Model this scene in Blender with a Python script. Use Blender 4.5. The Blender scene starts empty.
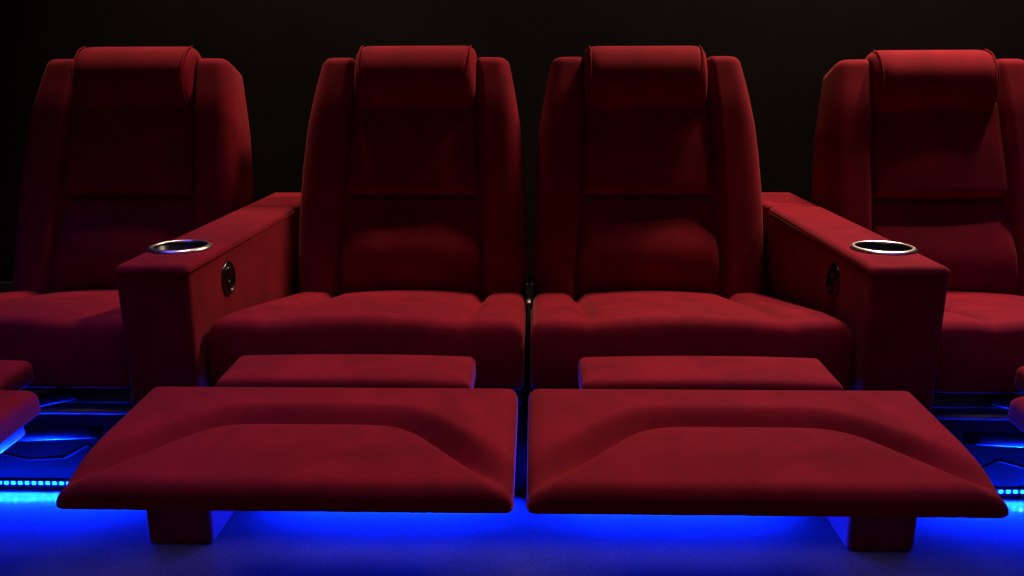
import bpy, bmesh, math, random
from mathutils import Vector, Matrix
random.seed(7)
C = bpy.context.scene.collection
PI = math.pi

# ------------------------------------------------------------------ helpers
def tag(o, label=None, cat=None, group=None, kind=None):
    if label: o['label'] = label
    if cat: o['category'] = cat
    if group: o['group'] = group
    if kind: o['kind'] = kind
    return o

def empty(name, loc, rotz=0):
    o = bpy.data.objects.new(name, None)
    o.empty_display_size = .05
    C.objects.link(o); o.location = loc; o.rotation_euler = (0, 0, rotz)
    return o

def obj(name, bm, mat, parent=None, smooth=True):
    bmesh.ops.recalc_face_normals(bm, faces=bm.faces)
    me = bpy.data.meshes.new(name); bm.to_mesh(me); bm.free()
    for p in me.polygons: p.use_smooth = smooth
    me.materials.append(mat)
    o = bpy.data.objects.new(name, me); C.objects.link(o)
    if parent: o.parent = parent
    return o

def box(bm, c, s, bev=0, seg=2, rot=None):
    r = bmesh.ops.create_cube(bm, size=1)
    vs = r['verts']
    M = Matrix.Translation(c) @ (rot.to_4x4() if rot else Matrix()) @ Matrix.Diagonal((s[0], s[1], s[2], 1))
    bmesh.ops.transform(bm, matrix=M, verts=vs)
    if bev:
        es = list({e for v in vs for e in v.link_edges})
        bmesh.ops.bevel(bm, geom=es, offset=bev, segments=seg, profile=.5, affect='EDGES')

def bar(bm, a, b, w, t, bev=.0015):
    a, b = Vector(a), Vector(b)
    d = b - a
    z = d.normalized(); x = Vector((1, 0, 0)); y = z.cross(x).normalized(); x = y.cross(z)
    box(bm, (a + b) / 2, (t, w, d.length), bev, 1, Matrix((x, y, z)).transposed())

def tube(bm, pts, r, n=8, closed=False):
    pts = [Vector(p) for p in pts]; N = len(pts); rings = []
    prev = None
    for i, p in enumerate(pts):
        if closed: d = (pts[(i + 1) % N] - pts[i - 1]).normalized()
        else: d = (pts[min(i + 1, N - 1)] - pts[max(i - 1, 0)]).normalized()
        if prev is None:
            u = Vector((0, 0, 1)) if abs(d.z) < .9 else Vector((1, 0, 0))
        else: u = prev
        u = (u - d * u.dot(d)).normalized(); w = d.cross(u); prev = u
        rings.append([bm.verts.new(p + r * (math.cos(2 * PI * k / n) * u + math.sin(2 * PI * k / n) * w)) for k in range(n)])
    for i in range(N if closed else N - 1):
        A, B = rings[i], rings[(i + 1) % N]
        for k in range(n):
            bm.faces.new((A[k], A[(k + 1) % n], B[(k + 1) % n], B[k]))
    if not closed:
        bm.faces.new(rings[0]); bm.faces.new(rings[-1])

def lathe(bm, prof, n=48, M=None, close=False):
    """revolve (radius, height) profile about local z"""
    M = M or Matrix(); rings = []
    for r, z in prof:
        if r < 1e-6: rings.append([bm.verts.new(M @ Vector((0, 0, z)))])
        else: rings.append([bm.verts.new(M @ Vector((r * math.cos(2 * PI * k / n), r * math.sin(2 * PI * k / n), z))) for k in range(n)])
    seq = list(zip(rings[:-1], rings[1:]))
    if close: seq.append((rings[-1], rings[0]))
    for A, B in seq:
        if len(A) == 1 and len(B) == 1: continue
        for k in range(n):
            k2 = (k + 1) % n
            if len(A) == 1: bm.faces.new((A[0], B[k], B[k2]))
            elif len(B) == 1: bm.faces.new((A[k], A[k2], B[0]))
            else: bm.faces.new((A[k], A[k2], B[k2], B[k]))

def sst(a, b, x):
    t = min(1, max(0, (x - a) / (b - a))); return t * t * (3 - 2 * t)

def pad(bm, P, xl, xr, v0, v1, r, th, F=lambda x, v: 0.0, nu=24, nv=16, rb=.006, B=None, cp=2.0):
    """upholstered pad: P(x, v, d) maps plan position and height to 3-D; edges roll with radius r"""
    B = B or (lambda x, v: -th)
    rs = [r * (1 - math.sin(PI / 2 * k / 6)) for k in range(6, 0, -1)]   # insets 0..r
    def samples(L, n):
        lo = [e / L for e in rs]
        mid = [r / L + (1 - 2 * r / L) * k / n for k in range(n + 1)]
        return lo + mid + [1 - e for e in reversed(lo)]
    vm = (v0 + v1) / 2
    su = samples(xr(vm) - xl(vm), nu); sv = samples(v1 - v0, nv)
    top, bot = [], []
    for a_v in sv:
        rt, rbm = [], []
        v = v0 + (v1 - v0) * a_v
        for a_u in su:
            l, rr = xl(v), xr(v)
            x = l + (rr - l) * a_u
            exl, exr = x - l, rr - x
            evl, evr = v - v0, v1 - v
            a = max(0, r - min(exl, exr)); b = max(0, r - min(evl, evr))
            m = max(a, b); h = (a ** cp + b ** cp) ** (1 / cp)
            xx, vv = x, v
            if a > 0 and b > 0:
                a2, b2 = a * m / h, b * m / h
                xx = l + r - a2 if exl < exr else rr - r + a2
                vv = v0 + r - b2 if evl < evr else v1 - r + b2
            m = min(m, r)
            dt = r - math.sqrt(max(0, r * r - m * m))
            mb = max(0, m - (r - rb))
            db = rb - math.sqrt(max(0, rb * rb - mb * mb))
            rt.append(bm.verts.new(P(xx, vv, F(xx, vv) - dt)))
            rbm.append(bm.verts.new(P(xx, vv, B(xx, vv) + db)))
        top.append(rt); bot.append(rbm)
    nU, nV = len(su), len(sv)
    for j in range(nV - 1):
        for i in range(nU - 1):
            bm.faces.new((top[j][i], top[j][i + 1], top[j + 1][i + 1], top[j + 1][i]))
            bm.faces.new((bot[j][i], bot[j + 1][i], bot[j + 1][i + 1], bot[j][i + 1]))
    per = [(0, i) for i in range(nU - 1)] + [(j, nU - 1) for j in range(nV - 1)] + \
          [(nV - 1, i) for i in range(nU - 1, 0, -1)] + [(j, 0) for j in range(nV - 1, 0, -1)]
    for k in range(len(per)):
        p, q = per[k], per[(k + 1) % len(per)]
        bm.faces.new((top[p[0]][p[1]], bot[p[0]][p[1]], bot[q[0]][q[1]], top[q[0]][q[1]]))

def copy_tree(o, parent=None):
    c = o.copy(); C.objects.link(c); c.parent = parent
    for ch in list(o.children): copy_tree(ch, c)
    return c

# ------------------------------------------------------------------ materials
def nodes(name):
    m = bpy.data.materials.new(name); m.use_nodes = True
    nt = m.node_tree; b = nt.nodes['Principled BSDF']
    return m, nt, b

def velvet(name, c1, c2, sheen=.35):
    m, nt, b = nodes(name)
    tc = nt.nodes.new('ShaderNodeTexCoord')
    n1 = nt.nodes.new('ShaderNodeTexNoise'); n1.inputs['Scale'].default_value = 9; n1.inputs['Detail'].default_value = 5
    n1.inputs['Roughness'].default_value = .6; n1.inputs['Distortion'].default_value = .8
    cr = nt.nodes.new('ShaderNodeValToRGB')
    cr.color_ramp.elements[0].position = .36; cr.color_ramp.elements[0].color = (*c1, 1)
    cr.color_ramp.elements[1].position = .62; cr.color_ramp.elements[1].color = (*c2, 1)
    n2 = nt.nodes.new('ShaderNodeTexNoise'); n2.inputs['Scale'].default_value = 420; n2.inputs['Detail'].default_value = 2
    bp = nt.nodes.new('ShaderNodeBump'); bp.inputs['Strength'].default_value = .18; bp.inputs['Distance'].default_value = .002
    L = nt.links.new
    L(tc.outputs['Object'], n1.inputs['Vector']); L(n1.outputs['Fac'], cr.inputs['Fac']); L(cr.outputs['Color'], b.inputs['Base Color'])
    L(tc.outputs['Object'], n2.inputs['Vector']); L(n2.outputs['Fac'], bp.inputs['Height']); L(bp.outputs['Normal'], b.inputs['Normal'])
    b.inputs['Roughness'].default_value = .9
    b.inputs['Specular IOR Level'].default_value = .14
    b.inputs['Sheen Weight'].default_value = sheen
    b.inputs['Sheen Roughness'].default_value = .45
    b.inputs['Sheen Tint'].default_value = (1, .30, .26, 1)
    return m

def plain(name, col, rough=.5, metal=0, spec=.5, noise=0, scale=30):
    m, nt, b = nodes(name)
    b.inputs['Roughness'].default_value = rough; b.inputs['Metallic'].default_value = metal
    b.inputs['Specular IOR Level'].default_value = spec
    n = nt.nodes.new('ShaderNodeTexNoise'); n.inputs['Scale'].default_value = scale; n.inputs['Detail'].default_value = 4
    tc = nt.nodes.new('ShaderNodeTexCoord'); nt.links.new(tc.outputs['Object'], n.inputs['Vector'])
    cr = nt.nodes.new('ShaderNodeValToRGB')
    k = 1 - noise
    cr.color_ramp.elements[0].position = .35; cr.color_ramp.elements[0].color = (col[0] * k, col[1] * k, col[2] * k, 1)
    cr.color_ramp.elements[1].position = .65; cr.color_ramp.elements[1].color = (*col, 1)
    nt.links.new(n.outputs['Fac'], cr.inputs['Fac']); nt.links.new(cr.outputs['Color'], b.inputs['Base Color'])
    return m

VELVET = velvet('red_velvet', (.195, .0068, .022), (.26, .0092, .029), .16)
PIPING = velvet('red_piping', (.22, .007, .014), (.28, .009, .018), .2)
CHROME = plain('chrome', (.8, .78, .79), .34, 1)
BLACK = plain('black_plastic', (.012, .012, .014), .25, 0, .5)
CUP = plain('cup_liner', (.02, .018, .02), .3, .3)
STEEL = plain('dark_steel', (.10, .10, .12), .38, .9, .5, .3)
BRIGHT = plain('galvanised_plate', (.55, .54, .56), .4, .9, .5, .2)
PLINTH = plain('black_plinth', (.02, .02, .026), .45, 0, .5, .3)
CABLE = plain('cable_sheath', (.05, .05, .055), .4)
TAPE = plain('led_tape', (.25, .25, .28), .5)
WALL = plain('dark_wall', (.014, .0085, .008), .9, 0, .2, .35, 3)
CEIL = plain('dark_ceiling', (.02, .018, .018), .9, 0, .2, .2, 3)

def floor_mat():
    m, nt, b = nodes('dark_carpet')
    tc = nt.nodes.new('ShaderNodeTexCoord')
    n = nt.nodes.new('ShaderNodeTexNoise'); n.inputs['Scale'].default_value = 160; n.inputs['Detail'].default_value = 3
    n3 = nt.nodes.new('ShaderNodeTexNoise'); n3.inputs['Scale'].default_value = 7; n3.inputs['Detail'].default_value = 4
    mx = nt.nodes.new('ShaderNodeMix'); mx.data_type = 'FLOAT'; mx.inputs[0].default_value = .35
    cr = nt.nodes.new('ShaderNodeValToRGB')
    cr.color_ramp.elements[0].position = .34; cr.color_ramp.elements[0].color = (.075, .072, .095, 1)
    cr.color_ramp.elements[1].position = .66; cr.color_ramp.elements[1].color = (.125, .12, .15, 1)
    bp = nt.nodes.new('ShaderNodeBump'); bp.inputs['Strength'].default_value = .004; bp.inputs['Distance'].default_value = .001
    L = nt.links.new
    L(tc.outputs['Object'], n.inputs['Vector']); L(tc.outputs['Object'], n3.inputs['Vector'])
    L(n.outputs['Fac'], mx.inputs[2]); L(n3.outputs['Fac'], mx.inputs[3]); L(mx.outputs[0], cr.inputs['Fac'])
    L(cr.outputs['Color'], b.inputs['Base Color'])
    L(n.outputs['Fac'], bp.inputs['Height']); L(bp.outputs['Normal'], b.inputs['Normal'])
    b.inputs['Roughness'].default_value = .07; b.inputs['Specular IOR Level'].default_value = .5
    return m
FLOOR = floor_mat()

def emit(name, col, s):
    m, nt, b = nodes(name)
    b.inputs['Base Color'].default_value = (.1, .3, .8, 1)
    b.inputs['Emission Color'].default_value = (*col, 1); b.inputs['Emission Strength'].default_value = s
    return m
LED = emit('blue_led', (.0009, .030, 1), 85)

# ------------------------------------------------------------------ setting
def slab(name, c, s, m):
    bm = bmesh.new(); box(bm, c, s)
    o = obj(name, bm, m, None, False); o['kind'] = 'structure'; return o
slab('floor', (0, .8, -.05), (6.2, 5.2, .1), FLOOR)
slab('wall_back', (0, 3.35, 1.4), (6.2, .1, 2.8), WALL)
slab('wall_left', (-3.05, .8, 1.4), (.1, 5.0, 2.8), WALL)
slab('wall_right', (3.05, .8, 1.4), (.1, 5.0, 2.8), WALL)
slab('wall_front', (0, -1.75, 1.4), (6.2, .1, 2.8), WALL)
slab('ceiling', (0, .8, 2.85), (6.2, 5.2, .1), CEIL)
slab('baseboard_back', (0, 3.285, .05), (6.0, .03, .1), PLINTH)

# ------------------------------------------------------------------ recliner seat (local x = 0 at the seat's middle)
BY, BZ = 2.19, .37                       # where the backrest meets the seat
TY, TZ = 2.40, .945                      # top of the backrest
BL = math.hypot(TY - BY, TZ - BZ); UY, UZ = (TY - BY) / BL, (TZ - BZ) / BL
def PB(x, v, d): return (x, BY + UY * v - UZ * d, BZ + UZ * v + UY * d)
WP = [(-.2, .303), (0, .300), (.11, .299), (.22, .299), (.33, .293), (.42, .285), (.52, .269), (.58, .258), (.63, .248)]
def W(v):
    for (a, p), (b, q) in zip(WP[:-1], WP[1:]):
        if v <= b: return p + (q - p) * (max(v, a) - a) / (b - a)
    return WP[-1][1]
def wc(v): return .188 - .024 * max(0, v / BL)

def FB(x, v):
    ax = abs(x); w = wc(v); e = W(v)
    q = (ax - w) / max(.02, (e - w))
    h = -.012 + .054 * sst(-.18, .14, q)
    h -= .010 * sst(.6, 1.05, q)
    h -= .016 * sst(BL - .16, BL + .02, v)
    return h

SFY, SFZ = 1.562, .468                   # front top edge of the seat cushion
SRZ = .352
SL = math.hypot(BY + .03 - SFY, SFZ - SRZ)
SY, SZ = (BY + .03 - SFY) / SL, (SRZ - SFZ) / SL
def PS(x, v, d): return (x, SFY + SY * v - SZ * d, SFZ + SZ * v + SY * d)
def FS(x, v):
    ax = abs(x)
    ch = math.exp(-((ax - .19) / .014) ** 2)          # two channels between three lobes
    dome = .011 * max(0, 1 - (x / .19) ** 2) if ax < .19 else .006 * max(0, 1 - ((ax - .25) / .06) ** 2)
    return -.012 + dome - .018 * ch * sst(.02, .12, v) - .006 * (1 - sst(.0, .12, v))

RY, RZ = 1.282, .431                     # rear top edge of the main footrest
RFY, RFZ = .975, .416                    # its front
RL = math.hypot(RY - RFY, RZ - RFZ); QY, QZ = (RFY - RY) / RL, (RFZ - RZ) / RL
HW = .2975
def PR(x, v, d): return (x, RY + QY * v + QZ * d, RZ + QZ * v - QY * d)
def FR(x, v):
    ax = abs(x); flat = .138
    pc = .40 * RL + math.log1p(math.exp((ax - flat) / .016)) * .016 * (.56 * RL) / (HW - flat)
    s = (v - pc) * (1 - .22 * sst(flat - .05, flat + .06, ax))
    D = .034 * (1 - .75 * sst(.4, 1.0, (ax - flat) / (HW - flat)))
    if s < 0: h = -D * (1 - sst(0, .050, -s))
    else: h = -D * (1 - sst(0, .030, s) ** .7) + .003 * sst(0, .05, s)
    h -= .013 * max(0, (v / RL - .55) / .45) ** 1.5
    return h

def make_seat():
    root = empty('recliner_seat', (0, 0, 0))
    # back
    bm = bmesh.new(); pad(bm, PB, lambda v: -W(v), W, -.16, BL + .002, .028, .115, FB, 56, 40, .028, None, 3)
    back = obj('backrest', bm, VELVET, root)
    bm = bmesh.new()
    pad(bm, PB, lambda v: -wc(v) + .003, lambda v: wc(v) - .003, .238, .50, .018, .03,
        lambda x, v: .026 + .016 * (1 - (x / .19) ** 2) - .012 * sst(.30, .50, v), 24, 16)
    obj('back_cushion', bm, VELVET, back)
    bm = bmesh.new()
    pad(bm, PB, lambda v: -wc(v) + .001, lambda v: wc(v) - .001, -.06, .236, .02, .03,
        lambda x, v: .004 + .052 * (sst(.235, .085, v) if False else (1 - sst(.07, .235, v))) * (1 - .35 * (x / .19) ** 2) * sst(-.09, .06, v), 24, 20)
    obj('lumbar_cushion', bm, VELVET, back)
    # headrest
    bm = bmesh.new()
    hv0, hv1, HR = .454, .646, .036
    FH = lambda x, v: .074 - .5 * (v - .550) ** 2 / .09
    pad(bm, PB, lambda v: -.161, lambda v: .161, hv0, hv1, HR, .10,
        FH, 24, 12, .03, lambda x, v: -.045)
    head = obj('headrest', bm, VELVET, root)
    for s in (-1, 1):
        bm = bmesh.new(); pts = []
        for k in range(41):
            a = k / 40
            v = hv0 + .010 + (hv1 - hv0 - .017) * (.5 - .5 * math.cos(PI * a))
            m = max(0, HR - min(v - hv0, hv1 - v))
            pts.append(PB(s * .146, v, FH(0, v) - HR + math.sqrt(HR * HR - m * m) - .0012))
        tube(bm, pts, .0019, 6)
        obj('piping', bm, PIPING, head)
    # seat
    bm = bmesh.new()
    pad(bm, PS, lambda v: -.304, lambda v: .304, 0, SL, .028, .150, FS, 70, 30, .012, None, 3)
    obj('seat_cushion', bm, VELVET, root)
    bm = bmesh.new(); box(bm, (0, 1.86, .285), (.596, .54, .03), .004)
    obj('seat_frame', bm, STEEL, root)
    # footrests
    bm = bmesh.new()
    pad(bm, PR, lambda v: -HW, lambda v: HW, 0, RL, .022, .047, FR, 120, 72, .008, None, 5)
    foot = obj('footrest', bm, VELVET, root)
    bm = bmesh.new()
    def PF(x, v, d): return (x, 1.485 - v, .412 - .03 * v + d)
    pad(bm, PF, lambda v: -.2175, lambda v: .2175, 0, .135, .016, .045, lambda x, v: .004 * (1 - (x / .22) ** 2), 24, 10, .008, None, 4)
    obj('footrest_flap', bm, VELVET, root)
    # steel linkage that carries the footrests
    for s in (-1, 1):
        bm = bmesh.new(); bar(bm, (s * .165, 1.76, .25), (s * .165, 1.36, .355), .03, .006)
        obj('linkage_bar', bm, STEEL, root)
        bm = bmesh.new(); bar(bm, (s * .150, 1.70, .16), (s * .150, 1.22, .362), .026, .006)
        obj('linkage_bar', bm, STEEL, root)
        bm = bmesh.new(); bar(bm, (s * .262, 1.06, .353), (s * .262, 1.262, .363), .030, .005)
        obj('mounting_plate', bm, BRIGHT, root)
    bm = bmesh.new(); tube(bm, [(-.26, 1.64, .235), (.26, 1.64, .235)], .009, 10)
    obj('cross_rod', bm, BRIGHT, root)
    # plinth behind the light strip
    bm = bmesh.new(); box(bm, (0, 2.03, .135), (.61, .58, .27), .004)
    obj('base', bm, PLINTH, root)
    # cable drooping below the seat
    bm = bmesh.new()
    zig = [(-.20, 1.715, .10), (-.14, 1.70, .075), (-.08, 1.69, .115), (-.02, 1.70, .095), (.06, 1.70, .10), (.12, 1.69, .135), (.165, 1.69, .105), (.20, 1.71, .15), (.25, 1.72, .20)]
    P = []
    for i in range(len(zig) - 1):
        a, b = Vector(zig[i]), Vector(zig[i + 1])
        for k in range(6): P.append(a.lerp(b, sst(0, 1, k / 6) * .5 + .5 * k / 6))
    tube(bm, P, .0035, 6)
    obj('power_cable', bm, CABLE, root)
    bm = bmesh.new(); box(bm, (-.19, 1.725, .085), (.07, .045, .035), .004)
    obj('motor', bm, BLACK, root)
    return root

seat = make_seat()
SEATS = [
    (-1.068, 'red velvet recliner at the left edge of the photo, left of both cup-holder armrests'),
    (-.31, 'red velvet recliner left of the central gap, right of the left cup-holder armrest'),
    (.31, 'red velvet recliner right of the central gap, left of the right cup-holder armrest'),
    (1.068, 'red velvet recliner cut off by the right edge of the photo, right of both armrests'),
]
for i, (x, lab) in enumerate(SEATS):
    o = seat if i == 0 else copy_tree(seat)
    o.location = (x, 0, 0)
    for ch in o.children:                # small differences in how far each chair is adjusted
        n = ch.name
        if n.startswith('footrest_flap'): ch.location.x = {0: -.062, 3: .025}.get(i, 0); ch.location.z = -.012 if i in (0, 3) else 0
        elif n.startswith('footrest'):
            ch.location.x, ch.scale.x = [(-.012, 1), (.005, .985), (-.006, 1.008), (-.016, 1)][i]; ch.location.z = -.008 if i in (0, 3) else 0
        elif n.startswith('headrest'): ch.location = [(.006, 0, .004), (.005, 0, .003), (-.005, 0, 0), (-.010, 0, -.014)][i]
        elif n.startswith('backrest') and i == 3: ch.location.z = -.010
    tag(o, lab, 'recliner', 'cinema recliners in the front row')

# ------------------------------------------------------------------ arm consoles with cup holders
AX, AW = .62, .138
AY0, AY1, AZ = 1.516, 2.236, .569
def make_arm(s):
    cx = s * (AX + AW / 2)
    root = empty('armrest_console', (cx, AY0, 0))
    def loc(p): return (p[0], p[1] - AY0, p[2])
    # upholstered body, a little narrower and set back at the foot
    bm = bmesh.new()
    def PA(x, v, d):
        k = 1 - .06 * (1 - (d + AZ) / AZ) * .9
        return (x * k, v, AZ - .012 + d)
    pad(bm, PA, lambda v: -AW / 2, lambda v: AW / 2, 0, AY1 - AY0, .012, AZ - .012, lambda x, v: 0, 12, 30, .008)
    body = obj('armrest_body', bm, VELVET, root)
    bm = bmesh.new()
    def PT(x, v, d): return (x, v, AZ + d)
    pad(bm, PT, lambda v: -AW / 2 - .001, lambda v: AW / 2 + .001, -.003, AY1 - AY0, .013, .0165,
        lambda x, v: .001 * (1 - (x / .066) ** 2), 16, 40, .003)
    top = obj('armrest_pad', bm, VELVET, root)
    # cup hole cut through pad and body
    cy = .158; ox = s * .008
    bm = bmesh.new(); lathe(bm, [(0, AZ - .085), (.0545, AZ - .085), (.0545, AZ + .05), (0, AZ + .05)], 48, Matrix.Translation((ox, cy, 0)))
    cut = obj('cutter', bm, BLACK, root)
    bpy.context.view_layer.update()
    for o in (body, top):
        md = o.modifiers.new('hole', 'BOOLEAN'); md.object = cut; md.operation = 'DIFFERENCE'; md.solver = 'EXACT'
        dg = bpy.context.evaluated_depsgraph_get()
        me = bpy.data.meshes.new_from_object(o.evaluated_get(dg))
        o.modifiers.clear(); o.data = me
        me.materials.clear(); me.materials.append(VELVET)
        me.polygons.foreach_set('material_index', [0] * len(me.polygons))
        for p in me.polygons: p.use_smooth = True
        try: me.set_sharp_from_angle(angle=math.radians(40))
        except Exception: pass
    bpy.data.objects.remove(cut, do_unlink=True)
    T = Matrix.Translation((ox, cy, AZ))
    bm = bmesh.new(); lathe(bm, [(.051, .0015), (.0515, .0055), (.054, .0075), (.058, .0065), (.0615, .003), (.0615, .0012)], 64, T, True)
    cup = obj('cup_holder', bm, CHROME, root)
    tag(cup, 'chrome cup holder ring')
    bm = bmesh.new(); lathe(bm, [(.0525, .0035), (.0515, .003), (.049, -.078), (0, -.079), (0, -.082), (.051, -.081), (.0532, 0)], 64, T)
    obj('cup_liner', bm, CUP, cup)
    # seam along the inner top edge
    bm = bmesh.new(); xi = -s * (AW / 2 - .0003)
    tube(bm, [(xi, .004, AZ - .0145), (xi, AY1 - AY0 - .01, AZ - .0145)], .0022, 6)
    obj('seam', bm, PIPING, root)
    # rear block behind the seam
    bm = bmesh.new()
    pad(bm, PA, lambda v: -AW / 2 + .002, lambda v: AW / 2 - .002, AY1 - AY0 + .004, AY1 - AY0 + .27, .012, AZ - .012, lambda x, v: .012, 10, 10, .008)
    obj('rear_block', bm, VELVET, root)
    # round recline control on the inner face
    R = Matrix.Translation((-s * (AW / 2 - .002), BTN[0] - AY0, BTN[1])) @ Matrix.Rotation(-s * PI / 2, 4, 'Y')
    bm = bmesh.new(); lathe(bm, [(.030, 0), (.030, .005), (.0325, .007), (.036, .004), (.036, 0)], 48, R, True)
    sw = obj('control_panel', bm, plain('bezel', (.10, .10, .11), .25, .9), root)
    tag(sw, 'round black recline control')
    bm = bmesh.new(); lathe(bm, [(0, .0045), (.0305, .0045), (.0305, 0)], 48, R)
    obj('face_plate', bm, BLACK, sw)
    for k in (-1, 1):
        bm = bmesh.new()
        lathe(bm, [(0, .0085), (.008, .008), (.0105, .006), (.011, .003)], 24, R @ Matrix.Translation((k * .014, 0, 0)))
        obj('button', bm, BLACK, sw)
    tag(root, 'red velvet armrest with chrome cup holder between the two %s-hand recliners' % ('left' if s < 0 else 'right'), 'armrest', 'cup-holder armrests')
    return root
BTN = (1.712, .499)
make_arm(-1); make_arm(1)

# black plate added to keep the middle gap dark; holds a small shiny bolt
bm = bmesh.new(); box(bm, (0, 1.95, .25), (.006, .58, .27), .001, 1)
br = obj('gap_blocker', bm, plain('matte_black', (.004, .004, .005), .9, 0, .05))
tag(br, 'dark added light-blocking plate with a tiny bright bolt in the gap between the two middle recliners', 'filler plate')
bm = bmesh.new(); lathe(bm, [(0, .006), (.0035, .005), (.0055, 0), (.0055, -.02), (0, -.02)], 16, Matrix.Translation((0, 1.93, .388)) @ Matrix.Rotation(PI / 2, 4, 'X'))
tag(obj('bolt', bm, BRIGHT, br), 'tiny bright metal bolt')

# ------------------------------------------------------------------ LED strips under the seats
LY, LZ, NL, LLEN = 1.736, .020, 30, .47
def make_strip():
    root = empty('led_strip', (0, 0, 0))
    bm = bmesh.new(); box(bm, (0, LY, LZ), (LLEN + .02, .003, .010), .0006, 1)
    obj('tape', bm, TAPE, root)
    first = None
    lamp = bpy.data.lights.new('led_lamp', 'SPOT')
    lamp.color = (.002, .032, 1); lamp.energy = LED_W; lamp.spot_size = math.radians(170); lamp.spot_blend = 1; lamp.shadow_soft_size = 0
    for k in range(NL):
        x = -LLEN / 2 + LLEN * (k + .5) / NL
        if first is None:
            bm = bmesh.new(); box(bm, (0, 0, 0), (.0085, .0024, .0072), .0008, 1)
            d = first = obj('diode', bm, LED, root)
        else:
            d = first.copy(); C.objects.link(d); d.parent = root
        d.location = (x, LY - .0026, LZ)
        l = bpy.data.objects.new('led_lamp', lamp); C.objects.link(l); l.parent = root
        l.location = (x, LY - .0055, LZ); l.rotation_euler = (math.radians(90 - 12), 0, PI)
    return root
LED_W = 5.5
strip = make_strip()
for i, (x, lab) in enumerate([
        (-1.068, 'glowing blue LED strip along the floor under the recliner at the left edge'),
        (-.292, 'blue LED strip glowing under the footrest left of the central gap'),
        (.292, 'blue LED strip glowing under the footrest right of the central gap'),
        (1.068, 'glowing blue LED strip along the floor under the recliner at the right edge')]):
    o = strip if i == 0 else copy_tree(strip)
    o.location = (x, 0, 0)
    tag(o, lab, 'led strip', 'blue LED strips under the recliners')

# ------------------------------------------------------------------ ceiling lights and added fill spots
def down(x, y, e, col, r=.06, ang=130, tgt=None):
    L = bpy.data.lights.new('overhead_spot', 'SPOT'); L.energy = e; L.color = col; L.shadow_soft_size = r
    L.spot_size = math.radians(ang); L.spot_blend = .8
    o = bpy.data.objects.new('overhead_spot', L); C.objects.link(o); o.location = (x, y, 2.68)
    v = (Vector(tgt) - o.location) if tgt else Vector((0, 0, -1))
    o.rotation_euler = v.to_track_quat('-Z', 'Y').to_euler()
WARM = (1, .76, .54)
down(-.95, 3.02, 210, WARM, .12, 76)
down(1.15, 3.0, 350, WARM, .22, 150)
PINK = (1, .74, .78)  # narrow fill spots, added to brighten the footrest tops
down(-.35, 1.60, 66, PINK, .28, 52, (-.28, 1.12, .4))
down(.42, 1.60, 60, PINK, .28, 52, (.34, 1.12, .4))
down(1.80, 2.66, 130, WARM, .06, 44, (1.12, 2.15, .55))
BLUE = (.10, .06, 1)  # added blue fill spots that tint the outer seats and footrests purple
down(-1.35, 1.15, 120, BLUE, .25, 66)
down(1.50, 1.15, 100, BLUE, .25, 66)
# soft fill lamp added in front to lift the dark seat fronts
L = bpy.data.lights.new('front_fill', 'AREA'); L.shape = 'RECTANGLE'; L.size = 4; L.size_y = 1.6; L.energy = 7; L.color = (1, .62, .55)
o = bpy.data.objects.new('front_fill', L); C.objects.link(o); o.location = (0, -1.65, 1.5); o.rotation_euler = (PI / 2, 0, 0)

w = bpy.data.worlds.new('World'); bpy.context.scene.world = w; w.use_nodes = True
bg = w.node_tree.nodes['Background']; bg.inputs['Color'].default_value = (1, .8, .75, 1); bg.inputs['Strength'].default_value = .0

# ------------------------------------------------------------------ camera
cam = bpy.data.cameras.new('Camera'); co = bpy.data.objects.new('Camera', cam); C.objects.link(co)
f, tilt, yaw, roll = 860.09, .2469, .0274, -.004
cam.sensor_width = 36; cam.lens = f / 1024 * 36; cam.clip_start = .01
fwd = Vector((-math.sin(yaw) * math.cos(tilt), math.cos(yaw) * math.cos(tilt), -math.sin(tilt)))
rt = Vector((math.cos(yaw), math.sin(yaw), 0)); up = rt.cross(fwd)
R2 = math.cos(roll) * rt + math.sin(roll) * up; U2 = -math.sin(roll) * rt + math.cos(roll) * up
co.matrix_world = Matrix.Translation((.0141, 0, .911)) @ Matrix((R2, U2, -fwd)).transposed().to_4x4()
bpy.context.scene.camera = co
bpy.context.scene.view_settings.view_transform = 'Standard'
bpy.context.scene.view_settings.look = 'None'
bpy.context.scene.view_settings.gamma = .82
bpy.context.scene.view_settings.exposure = -.15
